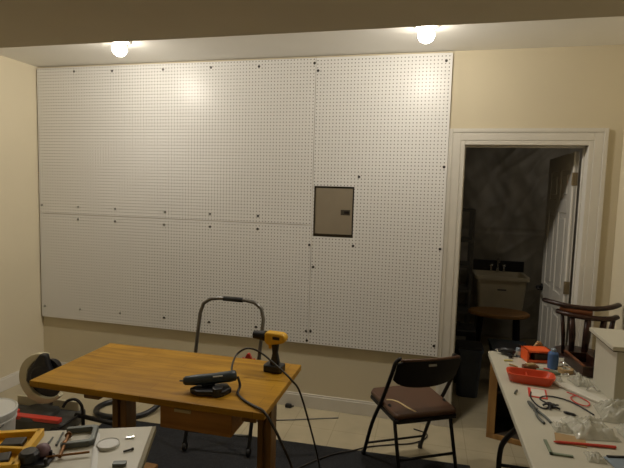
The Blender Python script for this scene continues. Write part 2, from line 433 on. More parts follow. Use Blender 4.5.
# ------------------------------------------------------------------ pegboard
Zt, Zm, Zb = 2.693, 1.451, .526
g_peg = 'white pegboard panels'
def pegpanel(label, boxes, org, screws, strips):
    t = thing('pegboard_panel', label, 'pegboard', org, group='pegboard panels on the back wall')
    b = B()
    for (x0, z0, x1, z1) in boxes: b.span((x0 - org[0], -.026 - org[1], z0 - org[2]), (x1 - org[0], -.020 - org[1], z1 - org[2]))
    b.build('board', M['peg'], t)
    for (x0, z0, x1, z1) in strips:
        B().span((x0 - org[0], -.020 - org[1], z0 - org[2]), (x1 - org[0], -.0005 - org[1], z1 - org[2])).build('furring_strip', M['fur'], t)
    first = None
    for (x, z) in screws:
        l = (x - org[0], -.026 - org[1], z - org[2])
        if first is None:
            first = B().lathe([(0, .004), (.006, .0035), (.010, .001), (.010, 0), (0, 0)], mtx=Matrix.Rotation(PI / 2, 4, 'X'), n=14).build('screw', M['screw'], t, loc=l)
        else: copy_part(first, t, l)
XS = 2.479; XE = 3.452
top = [(0.384, 2.657), (0.75, 2.65), (1.217, 2.648), (1.634, 2.65), (2.031, 2.645), (2.466, 2.655), (0.036, 1.523), (0.405, 1.518), (0.768, 1.514), (1.237, 1.506), (1.638, 1.505), (2.045, 1.505)]
bot = [(0.403, 1.41), (0.767, 1.408), (1.228, 1.402), (1.639, 1.402), (2.043, 1.402), (0.046, 0.62), (0.41, 0.62), (0.81, 0.62), (1.229, 0.62), (1.638, 0.62), (2.045, 0.617), (2.457, 0.624), (2.464, 1.299), (2.466, 0.55)]
rgt = [(2.495, 2.60), (2.828, 1.824), (3.431, 1.906), (2.802, 1.309), (2.499, 1.131), (3.432, 1.321), (3.425, 0.606), (2.493, 0.628), (3.41, 2.64)]
pegpanel('large upper left pegboard panel, white, with rows of dark screws', [(.012, Zm + .002, XS - .002, Zt)], (.012, 0, Zm), top,
         [(.012, Zm + .004, XS - .01, Zm + .05), (.012, Zt - .06, XS - .01, Zt - .003)])
pegpanel('lower left pegboard panel, white, behind the wooden desk', [(.012, Zb, XS - .002, Zm - .002)], (.012, 0, Zb), bot,
         [(.012, Zb + .01, XS - .01, Zb + .06), (.012, Zm - .05, XS - .01, Zm - .004)])
EX0, EX1, EZ0, EZ1 = 2.490, 2.797, 1.367, 1.750
pegpanel('tall right pegboard panel, white, cut out around the metal breaker box', [(XS + .001, Zb, XE, EZ0), (XS + .001, EZ1, XE, Zt), (XS + .001, EZ0, EX0, EZ1), (EX1, EZ0, XE, EZ1)], (XS, 0, Zb), rgt,
         [(XS + .03, Zb + .01, XE - .01, Zb + .06), (XE - .05, Zb + .07, XE - .004, Zt - .07), (XS + .03, Zt - .06, XE - .01, Zt - .003)])

ep = thing('breaker_panel', 'grey beige metal breaker panel set into the pegboard', 'electrical panel', ((EX0 + EX1) / 2, 0, (EZ0 + EZ1) / 2))
hx, hz = (EX1 - EX0) / 2, (EZ1 - EZ0) / 2
B().span((-hx + .001, -.006, -hz + .001), (hx - .001, -.0005, hz - .001)).build('frame', M['pdark'], ep)
B().span((-hx + .010, -.017, -hz + .022), (hx - .012, -.006, hz - .014)).build('door', M['panel'], ep, bevel=.002)
b = B(); b.span((.055, -.0185, -.022), (.125, -.0165, .018)); latch = b.build('latch_plate', M['pdark'], ep, bevel=.002)
B().span((.082, -.0225, -.010), (.118, -.018, .008)).build('latch', M['blackm'], latch)

# ------------------------------------------------------------------ ceiling lights
LC = (1, .93, .83); SPOT = 22.5
def falloff(l):
    # falloff made gentler than physical, to even out brightness down the wall
    l.use_nodes = True; nt = l.node_tree; e = nt.nodes['Emission']
    f = nt.nodes.new('ShaderNodeLightFalloff'); f.inputs['Strength'].default_value = 1.0; f.inputs['Smooth'].default_value = .6
    a = nt.nodes.new('ShaderNodeMath'); a.operation = 'MULTIPLY_ADD'; a.inputs[1].default_value = .62
    nt.links.new(f.outputs['Quadratic'], a.inputs[0])
    m2 = nt.nodes.new('ShaderNodeMath'); m2.operation = 'MULTIPLY'; m2.inputs[1].default_value = .72
    nt.links.new(f.outputs['Linear'], m2.inputs[0]); nt.links.new(m2.outputs[0], a.inputs[2])
    nt.links.new(a.outputs[0], e.inputs['Strength'])
def lamp(x, y, label):
    t = thing('recessed_light', label, 'ceiling light', (x, y, ZC), group='recessed ceiling lights')
    B().lathe([(.050, -.001), (.078, -.001), (.080, -.006), (.052, -.008), (.050, -.001)], n=32).build('trim_ring', M['trim'], t, smooth=True)
    B().lathe([(0, -.105), (.022, -.101), (.040, -.088), (.050, -.066), (.047, -.044), (.034, -.022), (.028, -.001), (0, -.001)], n=28).build('bulb', M['bulb'], t, smooth=True)
    l = bpy.data.lights.new('bulb light', 'POINT'); l.energy = SPOT; l.color = LC; l.shadow_soft_size = .06
    falloff(l)
    o = bpy.data.objects.new('bulb_light', l); C.objects.link(o); o.location = (x, y, ZC - .125)
lamp(1.20, -.56, 'glowing recessed ceiling light above the left pegboard')
lamp(3.275, -.56, 'glowing recessed ceiling light above the right pegboard and doorway')
# added ambient fill discs, unseen below the low ceiling behind the viewer; no fixtures
def can(x, y, e, r=.07):
    l = bpy.data.lights.new('room fill', 'AREA'); l.shape = 'DISK'; l.size = r * 2; l.energy = e; l.color = (1, .84, .62)
    o = bpy.data.objects.new('room_fill_light', l); C.objects.link(o); o.location = (x, y, ZS - .01)
can(1.3, -4.4, 3, .25); can(3.4, -4.6, 3, .25)
# weak fill light added so the storeroom reads less dark
l = bpy.data.lights.new('storeroom fill', 'POINT'); l.energy = 3.5; l.color = (1, .88, .72); l.shadow_soft_size = .1
o = bpy.data.objects.new('storeroom_fill_light', l); C.objects.link(o); o.location = (4.95, 1.3, 2.1)

# ------------------------------------------------------------------ floor mat
fm = tag(B().span((-1.27, -1.4, 0), (1.27, 1.4, .008)).build('floor_mat', M['mat'], bevel=.003, loc=(2.45, -1.955, .0005)), 'large charcoal floor mat under the desk and folding chair', 'floor mat')
fm.rotation_euler[2] = math.radians(2.0)
MZ = .009

# ------------------------------------------------------------------ desk
dx0, dx1, dy0, dy1, dz = 1.485, 2.695, -1.69, -1.072, .75
cx, cy = (dx0 + dx1) / 2, (dy0 + dy1) / 2
dk = thing('wooden_desk', 'honey brown wooden desk with butcher-block top and hanging drawer', 'desk', (cx, cy, MZ))
D = dz - MZ
B().span((dx0 - cx, dy0 - cy, D - .032), (dx1 - cx, dy1 - cy, D)).build('desktop', M['desk'], dk, bevel=.004)
for x, w in ((1.795, .085), (2.605, .070)):
    b = B(); X = x - cx
    b.span((X - w / 2, -.045, .04), (X - .008, .045, D - .07)); b.span((X + .008, -.045, .04), (X + w / 2, .045, D - .07)); b.span((X - .01, -.03, .04), (X + .01, .045, D - .07))
    b.build('post', M['desk_leg'], dk, bevel=.003)
    B().span((X - w / 2, -.27, 0), (X + w / 2, .27, .045)).build('foot', M['desk_leg'], dk, bevel=.008)
    B().span((X - w / 2, -.26, D - .075), (X + w / 2, .26, D - .032)).build('cleat', M['desk_leg'], dk, bevel=.004)
dr = B().span((2.150 - cx, -1.615 - cy, .575 - MZ), (2.512 - cx, -1.20 - cy, D - .034)).build('drawer', M['deskside'], dk, bevel=.004)
B().box(((2.27 - cx), -1.619 - cy, .672 - MZ), (.085, .008, .016)).build('pull', M['tape'], dr, bevel=.002)

# ------------------------------------------------------------------ hand cart behind desk
ct = thing('hand_cart', 'grey tubular hand cart with padded handle behind the desk', 'cart', (2.08, -.83, MZ))
zb = .045
L0, R0 = (-.205, -.03, zb), (.215, .02, zb); L1, R1_ = (-.235, .23, .84), (.225, .23, .84)
b = B(); b.tube([L0, L1, (-.215, .24, .91), (-.165, .245, .945), (-.10, .247, .955), (.09, .247, .955), (.155, .245, .945), (.205, .24, .91), R1_, R0], .0125, n=12)
b.build('frame', M['steel'], ct, smooth=True)
B().tube([(-.225, .15, .565), (.222, .155, .565)], .008).build('crossbar', M['steel'], ct, smooth=True)
B().tube([(-.208, .0, .12), (.217, .045, .12)], .008).build('crossbar', M['steel'], ct, smooth=True)
B().tube([(-.07, .247, .955), (.07, .247, .955)], .0165, n=14).build('handle_grip', M['rubber'], ct, smooth=True)
for x, y in ((-.205, -.03), (.215, .02)):
    w = B().lathe([(0, -.012), (.022, -.012), (.027, -.006), (.027, .006), (.022, .012), (0, .012)], (x, y, .027), 24, Matrix.Rotation(PI / 2, 4, 'Y')).build('wheel', M['rubber'], ct, smooth=True)
    B().span((x - .016, y - .008, .02), (x + .016, y + .008, .055)).build('fork', M['blackm'], w)
rc = thing('spring_clamp', 'small red clamp gripping the crossbar of the cart', 'clamp', (2.235, -.677, .565 + MZ + .009))
B().prism([(-.030, 0), (.030, 0), (.018, .03), (.006, .052), (-.008, .052), (-.02, .03)], .02, XZ(0, .01, .002)).build('jaw', M['red'], rc, bevel=.004)
for s in (-1, 1): B().tube([(s * .028, 0, .01), (s * .043, 0, .019)], .006).build('handle', M['red'], rc)

# ------------------------------------------------------------------ cordless drill on the desk
dl = thing('cordless_drill', 'yellow and black cordless drill standing upright on the desk', 'drill', (2.578, -1.205, dz), math.radians(-6))
bat = B().prism(rrect(.105, .078, .018), .038, Matrix.Translation((.002, 0, 0))).build('battery', M['black'], dl, bevel=.006)
B().prism([(-.026, .038), (.032, .038), (.030, .055), (.020, .10), (.026, .160), (-.014, .160), (-.008, .10), (-.016, .055)], .032, XZ(0, .016, 0)).build('grip', M['black'], dl, bevel=.009)
B().prism([(-.050, .158), (-.032, .140), (.024, .152), (.050, .158), (.066, .167), (.070, .185), (.066, .203), (.045, .212), (-.038, .212), (-.050, .206)], .056, XZ(0, .028, 0)).build('motor_housing', M['yellow'], dl, bevel=.014, seg=4)
B().cyl((-.050, 0, .183), (-.078, 0, .183), .028, .026).cyl((-.078, 0, .183), (-.120, 0, .183), .0245, .0215).build('chuck', M['blackm'], dl, smooth=False)
B().prism([(-.030, .118), (-.018, .118), (-.014, .148), (-.034, .148)], .016, XZ(0, .008, 0)).build('trigger', M['yellow'], dl, bevel=.003)
for s in (-1, 1): B().box((.02, s * .0285, .186), (.04, .003, .016)).build('side_badge', M['black'], dl, bevel=.001)

# ------------------------------------------------------------------ corded multi tool on desk
ml = thing('power_tool', 'dark corded power tool lying on the middle of the desk', 'power tool', (2.368, -1.535, dz), math.radians(24))
b = B()
b.tube([(-.125, 0, .052), (-.115, 0, .052), (-.06, 0, .054), (.02, 0, .058), (.09, 0, .064), (.118, 0, .068), (.124, 0, .069)], [.013, .021, .025, .025, .027, .025, .013], n=14)
b.build('body', M['teal'], ml, smooth=True)
B().prism([(-.06, -.085), (.06, -.105), (.10, -.06), (.08, 0), (-.05, .0), (-.095, -.04)], .026, Matrix.Translation((0, .02, 0))).build('base_plate', M['black'], ml, bevel=.006)
B().cyl((.035, -.065, 0), (.035, -.065, .040), .028, .024).build('knob', M['black'], ml, bevel=.003)
B().box((.035, -.021, .073), (.045, .004, .013), rot=(.7, -.05, 0)).build('label_plate', M['paper'], ml)
B().tube([(-.125, 0, .052), (-.142, -.001, .054)], .004).build('tool_bit', M['steel'], ml)
B().tube([(.02, .02, .028), (-.04, .012, .03)], .018).build('rib', M['teal'], ml, smooth=True)
c1 = [(2.462, -1.475, .815), (2.428, -1.42, .825), (2.400, -1.30, .845), (2.44, -1.28, .878), (2.49, -1.28, .882), (2.545, -1.285, .862), (2.60, -1.30, .832), (2.665, -1.31, .79), (2.71, -1.32, .757), (2.745, -1.30, .70), (2.775, -1.22, .52), (2.80, -1.10, .28), (2.79, -.93, .06), (2.765, -.85, MZ + .006), (2.72, -.98, MZ + .006), (2.74, -1.3, MZ + .006)]
c2 = [(2.486, -1.484, .812), (2.505, -1.50, .775), (2.51, -1.54, .756), (2.56, -1.597, .756), (2.62, -1.64, .756), (2.685, -1.68, .756), (2.735, -1.70, .71), (2.78, -1.70, .63), (2.82, -1.68, .52), (2.85, -1.66, .35), (2.86, -1.6, .12), (2.87, -1.5, MZ + .006), (2.95, -1.3, MZ + .006)]
tag(B().tube(c1, .0052, n=8, smooth=6).build('power_cable', M['cable'], smooth=True), 'dark cable looping up over the desk beside the drill', 'cable', 'cables on the desk')
tag(B().tube(c2, .0062, n=8, smooth=6).build('power_cable', M['cable'], smooth=True), 'dark cable running off the front right corner of the desk', 'cable', 'cables on the desk')
c3 = [(2.62, -.88, MZ + .006), (2.74, -.72, MZ + .006), (2.84, -.62, MZ + .006), (2.93, -.56, MZ + .006), (3.02, -.47, .006), (3.16, -.40, .006), (3.30, -.34, .006), (3.39, -.25, .006), (3.40, -.17, .006), (3.31, -.125, .006)]
tag(B().tube(c3, .0045, n=8, smooth=6).build('floor_cable', M['cable'], smooth=True), 'thin dark cable on the floor running under the folding chair', 'cable')
tag(B().cyl((2.10, -.372, .005), (2.75, -.115, .005), .0042).build('metal_rod', M['steel']), 'thin metal rod lying on the floor behind the desk', 'rod')
bl = B().prism(rrect(.05, .034, .012), .026, Matrix.Translation((0, 0, 0))).cyl((.02, 0, .013), (.045, .006, .013), .006).build('cable_plug', M['black'], bevel=.004, loc=(2.335, -.045, .0005))
tag(bl, 'small black plug on the floor against the baseboard', 'plug')

# ------------------------------------------------------------------ folding chair
th = math.radians(29)
Fx, Fy = -math.sin(th), math.cos(th)
fc = thing('folding_chair', 'black metal folding chair with brown vinyl seat on the floor mat', 'chair', (3.295, -.675, 0), th)
hw = .205
def side(s):
    b = B(); x = s * hw
    b.tube([(x, .235, .012), (x, .115, .28), (x, -.02, .46 + .03), (x, -.14, .70), (x * .97, -.155, .75), (x * .90, -.16, .775), (x * .80, -.161, .782)], .0115, n=12, smooth=4)
    return b.build('front_leg', M['blackm'], fc, smooth=True)
for s in (-1, 1): side(s)
for s in (-1, 1):
    x = s * (hw - .026)
    B().tube([(x, -.265, .024), (x, -.13, .44), (x, -.06, .47)], .0105, n=12).build('rear_leg', M['blackm'], fc, smooth=True)
    B().cyl((s * hw, .239, .0), (s * hw, .234, .03), .015).build('foot_cap', M['rubber'], fc)
    B().cyl((x, -.267, MZ + .001), (x, -.26, .04), .0145).build('foot_cap', M['rubber'], fc)
B().tube([(-hw, .195, .105), (hw, .195, .105)], .007).build('stretcher', M['blackm'], fc, smooth=True)
B().tube([(-hw + .026, -.238, .11), (hw - .026, -.238, .11)], .008).build('stretcher', M['blackm'], fc, smooth=True)
B().tube([(-hw + .026, -.205, .21), (hw - .026, -.205, .21)], .008).build('stretcher', M['blackm'], fc, smooth=True)
# seat: upholstered cushion, tapering to the back
sp_ = [(-.185, -.20), (.185, -.20), (.20, -.17), (.205, .16), (.175, .205), (-.175, .205), (-.205, .16), (-.20, -.17)]
B().prism(sp_, .022, Matrix.Translation((0, 0, .415))).build('seat_pan', M['blackm'], fc, bevel=.006)
b = B()
top_ = [(x * .99, y * .99) for x, y in sp_]
b.prism(top_, .032, Matrix.Translation((0, 0, .437)))
so = b.build('seat', M['vinyl'], fc, bevel=.014, seg=4, smooth=False)
B().tube([(-.165, .01, .4695), (-.13, -.005, .4705), (-.105, -.045, .4705), (-.09, -.11, .4705), (-.065, -.175, .4695)], .0065, n=8, smooth=5, flat=.4).build('seat_tear', M['tape'], so, smooth=True)
# backrest: curved pressed panel
b = B(); n = 16; F = []
for k in range(n + 1):
    t = -1 + 2 * k / n; x = .006 + .198 * t; yy = -.150 - .030 * (1 - t * t)
    zl = .615 - .022 * (1 - t * t) + .03 * abs(t) ** 6; zh = .782 + .004 * (1 - t * t) - .02 * abs(t) ** 8
    F.append([b.bm.verts.new((x, yy + dyy + (.45 * (.7 - z)), z)) for dyy, z in ((-.009, zl), (-.011, (zl + zh) / 2), (-.009, zh), (.009, zh), (.007, (zl + zh) / 2), (.009, zl))])
for A, Bq in zip(F, F[1:]):
    for k in range(6): b.bm.faces.new((A[k], A[(k + 1) % 6], Bq[(k + 1) % 6], Bq[k]))
b.bm.faces.new(F[0]); b.bm.faces.new(F[-1][::-1])
bk = b.build('backrest', M['blackm'], fc, bevel=.003, smooth=False)
B().tube([(x_ * .200, -.150 - .030 * (1 - x_ * x_) - .042,   .784 + .004 * (1 - x_ * x_)) for x_ in (-.92, -.6, -.3, 0, .3, .6, .92)], .008, smooth=3).build('top_edge', M['vinyl'], bk, smooth=True)
B().box((.0, -.222, .755), (.05, .004, .012), rot=(-.4, 0, 0)).build('logo_plate', M['steel'], bk)

# ------------------------------------------------------------------ miter saw, bucket, hose at the left
ms = thing('miter_saw', 'miter saw with cream blade guard on the floor left of the desk', 'power saw', (.72, -.80, 0), math.radians(4))
b = B(); b.prism(rrect(.56, .26, .03), .075, Matrix.Translation((0, -.02, .012)))
for x in (-.24, .24):
    for y in (-.12, .08): b.cyl((x, y, 0), (x, y, .02), .02)
b.build('base', M['greybase'], ms, bevel=.012)
B().cyl((0, -.03, .085), (0, -.03, .108), .135, .125, n=36).build('turntable', M['greybase'], ms)
B().prism(rrect(.44, .05, .012), .026, Matrix.Translation((.02, -.125, .088))).build('red_rail', M['red'], ms, bevel=.004)
B().prism(rrect(.20, .03, .01), .020, Matrix.Translation((-.20, -.10, .114))).build('red_stop', M['red'], ms, bevel=.004)
B().span((-.25, .055, .085), (-.04, .072, .155)).span((.04, .055, .085), (.25, .072, .155)).build('fence', M['lcream'], ms, bevel=.005)
# crescent upper guard in the XZ plane
gc = (.02, .02, .335); Ro, Ri = .182, .118
poly = []
a0, a1 = math.radians(78), math.radians(322); N = 36
for k in range(N + 1): a = a0 + (a1 - a0) * k / N; poly.append((Ro * math.cos(a), Ro * math.sin(a)))
inn = []
for k in range(N + 1):
    a = a0 + (a1 - a0) * k / N; t = k / N; rr = Ri + .040 * (1 - math.sin(PI * min(1, t * 1.05))) ** 1.5; inn.append((rr * math.cos(a), rr * math.sin(a)))
b = B(); m_ = XZ(*gc)
A0 = [[b.bm.verts.new(m_ @ Vector((x, y, z))) for z in (0, .045)] for x, y in poly]; I0 = [[b.bm.verts.new(m_ @ Vector((x, y, z))) for z in (0, .045)] for x, y in inn]
for k in range(N):
    for (p, q_) in ((A0, I0),):
        b.bm.faces.new((p[k][0], p[k + 1][0], q_[k + 1][0], q_[k][0])); b.bm.faces.new((p[k][1], p[k + 1][1], q_[k + 1][1], q_[k][1]))
        b.bm.faces.new((p[k][0], p[k + 1][0], p[k + 1][1], p[k][1])); b.bm.faces.new((q_[k][0], q_[k + 1][0], q_[k + 1][1], q_[k][1]))
b.bm.faces.new((A0[0][0], A0[0][1], I0[0][1], I0[0][0])); b.bm.faces.new((A0[N][0], A0[N][1], I0[N][1], I0[N][0]))
b.build('blade_guard', M['lcream'], ms, bevel=.006)
B().lathe([(0, 0), (.150, 0), (.152, .002), (0, .003)], (gc[0], .0, gc[2]), 48, Matrix.Rotation(PI / 2, 4, 'X')).build('blade', M['darkmetal'], ms)
b = B(); b.cyl((gc[0] + .01, .00, gc[2] + .02), (gc[0] + .01, -.05, gc[2] + .02), .095, .08, n=24); b.cyl((gc[0] + .0, .03, gc[2] + .03), (gc[0] - .02, .13, gc[2] + .04), .07, .06, n=24)
b.build('motor', M['darkmetal'], ms, bevel=.008)
B().prism([(-.115, -.02), (-.095, .06), (-.04, .13), (.0, .185), (.045, .185), (.062, .12), (.085, .07), (.095, .0), (.05, -.05), (-.05, -.06)], .05, XZ(gc[0], .005, gc[2])).build('handle', M['black'], ms, bevel=.014, seg=3)
B().bar((0, .12, .09), (.03, .07, .34), .06, .05).build('arm', M['greybase'], ms, bevel=.01)

bu = thing('bucket', 'white plastic bucket with lid at the far left', 'bucket', (.845, -1.355, 0))
b = B(); b.lathe([(0, .0), (.130, .0), (.133, .01), (.150, .30), (.157, .30), (.157, .312), (.151, .315), (.152, .345), (0, .345)], n=40); b.build('body', M['bucket'], bu, smooth=False)
B().lathe([(.152, .335), (.161, .335), (.163, .362), (.156, .368), (.148, .362), (0, .360)], n=40).build('lid', M['bucket'], bu)
b = B(); b.tube([(.158 * math.cos(a), -.03 - .12 * math.sin(a), .31 - .06 * math.sin(a)) for a in [PI * k / 12 for k in range(13)]], .003, smooth=2); b.build('bail_handle', M['steel'], bu)

hose = [(1.40, -.20, .19), (1.405, -.27, .12), (1.40, -.38, .05), (1.36, -.50, .022), (1.27, -.59, .020), (1.14, -.62, .020), (1.02, -.60, .020), (.96, -.52, .020), (.98, -.42, .020), (1.08, -.36, .020), (1.20, -.42, .022)]
tag(B().tube(hose, .020, n=14, smooth=6).build('vacuum_hose', M['black'], smooth=True), 'black flexible hose coiled on the floor behind the desk', 'hose')
st = thing('tool_stand', 'black metal folding tool stand on the floor beyond the saw', 'stand', (1.20, -.90, 0))
for y in (-.12, .10): B().tube([(-.20, y, .10), (.34, y, .06)], .016).build('rail', M['blackm'], st, smooth=True)
for x, z in ((-.17, .10), (.30, .06)): B().tube([(x, -.12, z), (x, .10, z)], .010).build('crossbar', M['blackm'], st, smooth=True)
for x, y in ((-.14, -.12), (-.14, .10), (.28, -.12), (.28, .10)): B().cyl((x, y, 0), (x, y, .09 if x < 0 else .065), .012).build('leg', M['blackm'], st)
B().tube([(-.14, .10, .08), (-.15, .10, .17), (-.19, .09, .215), (-.25, .08, .20), (-.27, .06, .16)], .010, smooth=5).build('hook_arm', M['blackm'], st, smooth=True)
cd = [(.90, -1.02, .012), (1.02, -1.06, .008), (1.12, -1.13, .008), (1.20, -1.20, .008), (1.08, -1.26, .008), (.98, -1.16, .008), (1.05, -1.10, .019), (1.22, -1.12, .008), (1.36, -1.18, .008)]
tag(B().tube(cd, .006, n=8, smooth=6).build('saw_cord', M['black'], smooth=True), 'black power cord tangled on the floor in front of the saw', 'cord')

# ------------------------------------------------------------------ left work table (foreground)
ra = math.radians(22.2); ex = Vector((math.cos(ra), math.sin(ra), 0)); ey = Vector((-math.sin(ra), math.cos(ra), 0))
Cn = Vector((2.304, -1.899, 0)); TW, TD, TZ = 1.25, .75, .74
lc = Cn - ex * TW / 2 - ey * TD / 2
lt = thing('work_table', 'white-topped work table in the near left corner', 'table', (lc.x, lc.y, 0), ra)
B().span((-TW / 2, -TD / 2, TZ - .022), (TW / 2 - .014, TD / 2, TZ)).build('tabletop', M['white'], lt, bevel=.002)
B().span((TW / 2 - .0135, -TD / 2, TZ - .024), (TW / 2, TD / 2, TZ - .001)).build('edge_band', M['edge'], lt)
for x in (-TW / 2 + .1, TW / 2 - .10):
    for y in (-TD / 2 + .08, TD / 2 - .08):
        zf = MZ if x > 0 else 0
        B().cyl((x, y, zf + .001), (x, y, TZ - .022), .016).build('leg', M['blackm'], lt)
def onL(name, label, cat, x, y, rz=0): return thing(name, label, cat, (x, y, TZ + .0005), rz)

# C clamp lying flat
cl = onL('c_clamp', 'grey C-clamp with brown screw lying on the left work table', 'clamp', 2.088, -2.080, math.radians(30))
# local: x = opening direction, y = screw direction
cp = [(-.055, .062), (-.050, .075), (.045, .075), (.062, .062), (.062, -.045), (.045, -.060), (-.050, -.060), (-.055, -.045), (-.050, -.040), (.035, -.040), (.042, -.032), (.042, .046), (.034, .055), (-.050, .055)]
B().prism(cp, .020, Matrix.Translation((0, 0, .002))).build('frame', M['clampm'], cl, bevel=.003)
B().cyl((-.040, .020, .013), (-.040, -.13, .013), .0065).cyl((-.040, -.055, .013), (-.040, -.038, .013), .012).build('screw', M['copper'], cl)
B().cyl((-.040, .020, .013), (-.040, .032, .013), .0125, .010).build('swivel_pad', M['copper'], cl)
B().cyl((-.085, -.123, .013), (.055, -.123, .013), .004).build('tommy_bar', M['copper'], cl)
ld = onL('plastic_disc', 'round white plastic lid on the left work table', 'lid', 2.218, -2.083)
B().lathe([(0, .009), (.036, .009), (.036, 0), (0, 0)], n=36).build('disc', M['bucket'], ld)
B().lathe([(.036, .0095), (.038, .0115), (.040, .0095), (.040, 0), (.036, 0)], n=36).build('rim', M['bucket'], ld)
tag(B().span((-.006, -.13, 0), (.006, .13, .006)).span((-.010, -.13, 0), (.010, .13, .0025)).build('plastic_strip', M['bucket'], loc=(2.20, -2.13, TZ + .0005)), 'long narrow white plastic strip beside the C-clamp', 'strip').rotation_euler[2] = math.radians(35)
for i, (p, a, l, lab, c_) in enumerate([((2.262, -2.016), 20, .016, 'short silver driver bit on the table near its right corner', 'chrome'),
                                        ((2.312, -2.096), 50, .018, 'dark screw lying between the bit and the grey block', 'screw')]):
    tag(B().cyl((-l, 0, .004), (l * .6, 0, .004), .0035).cyl((l * .6, 0, .004), (l, 0, .004), .005).build('driver_bit' if i == 0 else 'loose_screw', M[c_], loc=(p[0], p[1], TZ + .001)), lab, 'bit' if i == 0 else 'screw').rotation_euler[2] = math.radians(a)
tag(B().prism(rrect(.045, .022, .005), .012, Matrix.Translation((0, 0, 0))).build('small_block', M['clampm'], loc=(2.338, -2.185, TZ + .001)), 'small grey block near the right edge of the left table', 'block').rotation_euler[2] = math.radians(20)
for i, (p, q_) in enumerate([((2.005, -2.142), (1.985, -2.096)), ((2.040, -2.140), (1.995, -2.055))]):
    tag(B().cyl((p[0], p[1], TZ + .004), (q_[0], q_[1], TZ + .004), .0032).cyl((p[0], p[1], TZ + .0045), (p[0] + (q_[0] - p[0]) * .3, p[1] + (q_[1] - p[1]) * .3, TZ + .0045), .0042).build('drill_bit', M['clampm']),
        ('shorter grey drill bit beside the yellow case' if i == 0 else 'longer grey drill bit next to the C-clamp'), 'drill bit', 'loose drill bits')
# yellow open organizer / tool case
yc = onL('tool_organizer', 'open yellow plastic tool organizer at the near left table edge', 'tool box', 1.865, -2.255, math.radians(24))
b = B(); hx_, hy_ = .125, .115
b.span((-hx_, -hy_, 0), (hx_, hy_, .004))
for s in (-1, 1):
    b.box((s * hx_, 0, .014), (.022, 2 * hy_ + .02, .028)); b.box((0, s * hy_, .014), (2 * hx_, .022, .028))
b.box((.0, -.01, .013), (.018, 2 * hy_, .026), rot=(0, 0, .25)); b.box((.06, .0, .013), (2 * hx_ * .45, .016, .026), rot=(0, 0, -.2))
b.build('tray', M['yellow'], yc, bevel=.007)
for i, (x, y, w, d, a) in enumerate([(-.07, .04, .07, .09, .3), (.055, .052, .075, .055, 0), (-.06, -.065, .06, .05, .5), (.055, -.055, .06, .06, .2)]):
    B().box((x, y, .013), (w, d, .018), rot=(0, 0, a)).build('foam_insert', M['black'], yc, bevel=.004)
# dark cluster with mauve knob: a trim router
ro = onL('trim_router', 'black tool with mauve grey knob beside the yellow organizer', 'power tool', 2.050, -2.245, math.radians(20))
B().prism(rrect(.105, .08, .015), .010, Matrix.Translation((0, 0, 0))).build('base_plate', M['black'], ro, bevel=.002)
B().lathe([(0, .010), (.030, .010), (.033, .018), (.033, .038), (.026, .046), (0, .047)], (-.018, -.008, 0), 20).build('body', M['black'], ro)
B().lathe([(0, .008), (.018, .010), (.026, .020), (.027, .032), (.020, .046), (.010, .052), (0, .053)], (.012, .022, 0), 20).build('knob', M['purple'], ro, smooth=True)
for x, y in ((-.045, .03), (.045, -.03), (.04, .02)): B().cyl((x, y, .008), (x, y, .028), .006).build('lock_screw', M['blackm'], ro)

# ------------------------------------------------------------------ right folding table
rx0, rx1, ry0, ry1, rz_ = 3.745, 4.50, -2.26, -.44, .74
rcx, rcy = (rx0 + rx1) / 2, (ry0 + ry1) / 2
ft = thing('folding_table', 'long white folding table cluttered with parts along the right wall', 'table', (rcx, rcy, 0))
B().prism(rrect(rx1 - rx0, ry1 - ry0, .02), .030, Matrix.Translation((0, 0, rz_ - .030))).build('tabletop', M['white'], ft, bevel=.004)
for s in (1, -1):
    y = s * .36
    for sx in (-1, 1):
        B().tube([(sx * .360, y, 0), (sx * .360, y, .18), (sx * .360, y, .36), (sx * .345, y - s * .04, .46), (sx * .29, y - s * .14, .60), (sx * .24, y - s * .22, rz_ - .042)], .0135, n=12, smooth=5).build('leg', M['blackm'], ft, smooth=True)
    B().tube([(-.36, y, .30), (.36, y, .30)], .009).build('crossbar', M['blackm'], ft, smooth=True)
    B().tube([(-.25, y - s * .22, rz_ - .045), (.25, y - s * .22, rz_ - .045)], .010).build('hinge_bar', M['blackm'], ft, smooth=True)
def onR(name, label, cat, x, y, rz=0): return thing(name, label, cat, (x, y, rz_ + .0005), rz)

# orange red tray
ty = onR('parts_tray', 'long open red-orange parts tray on the right folding table', 'tray', 3.90, -.915, math.radians(-5))
b = B(); R1 = rings(b, [(.09, .035, .006), (.108, .050, .048), (.118, .060, .048), (.118, .060, .044), (.100, .048, .0)][::-1]); b.bm.faces.new(R1[0][::-1]); b.bm.faces.new(R1[-1]); b.build('body', M['tray'], ty, bevel=.001)
B().span((-.02, -.04, .006), (-.014, .04, .036)).build('divider', M['tray'], ty)
ob = onR('plastic_bin', 'open-fronted bright orange plastic bin at the back of the table', 'bin', 4.005, -.545, math.radians(12))
b = B(); w, d, h = .075, .05, .072
b.span((-w, -d, 0), (w, d, .005)); b.span((-w, -d, 0), (-w + .012, d, h)); b.span((w - .012, -d, 0), (w, d, h)); b.span((-w, d - .006, 0), (w, d, h)); b.span((-w, -d, h - .012), (w, d, h)); b.span((-w, -d, 0), (w, -d + .006, .018))
b.build('body', M['orange'], ob, bevel=.003)
B().box((.018, -.01, .030), (.09, .05, .045)).build('liner', M['cabdark'], ob, bevel=.004)
sc = onR('spray_can', 'blue can with pale nozzle cap on the right folding table', 'can', 4.068, -.66)
B().lathe([(0, 0), (.026, 0), (.028, .004), (.028, .085), (.024, .094), (.014, .098), (0, .098)], n=24).build('body', M['blue'], sc, smooth=False)
B().lathe([(0, .096), (.014, .096), (.014, .112), (.008, .118), (0, .118)], n=18).build('cap', M['paleblue'], sc)
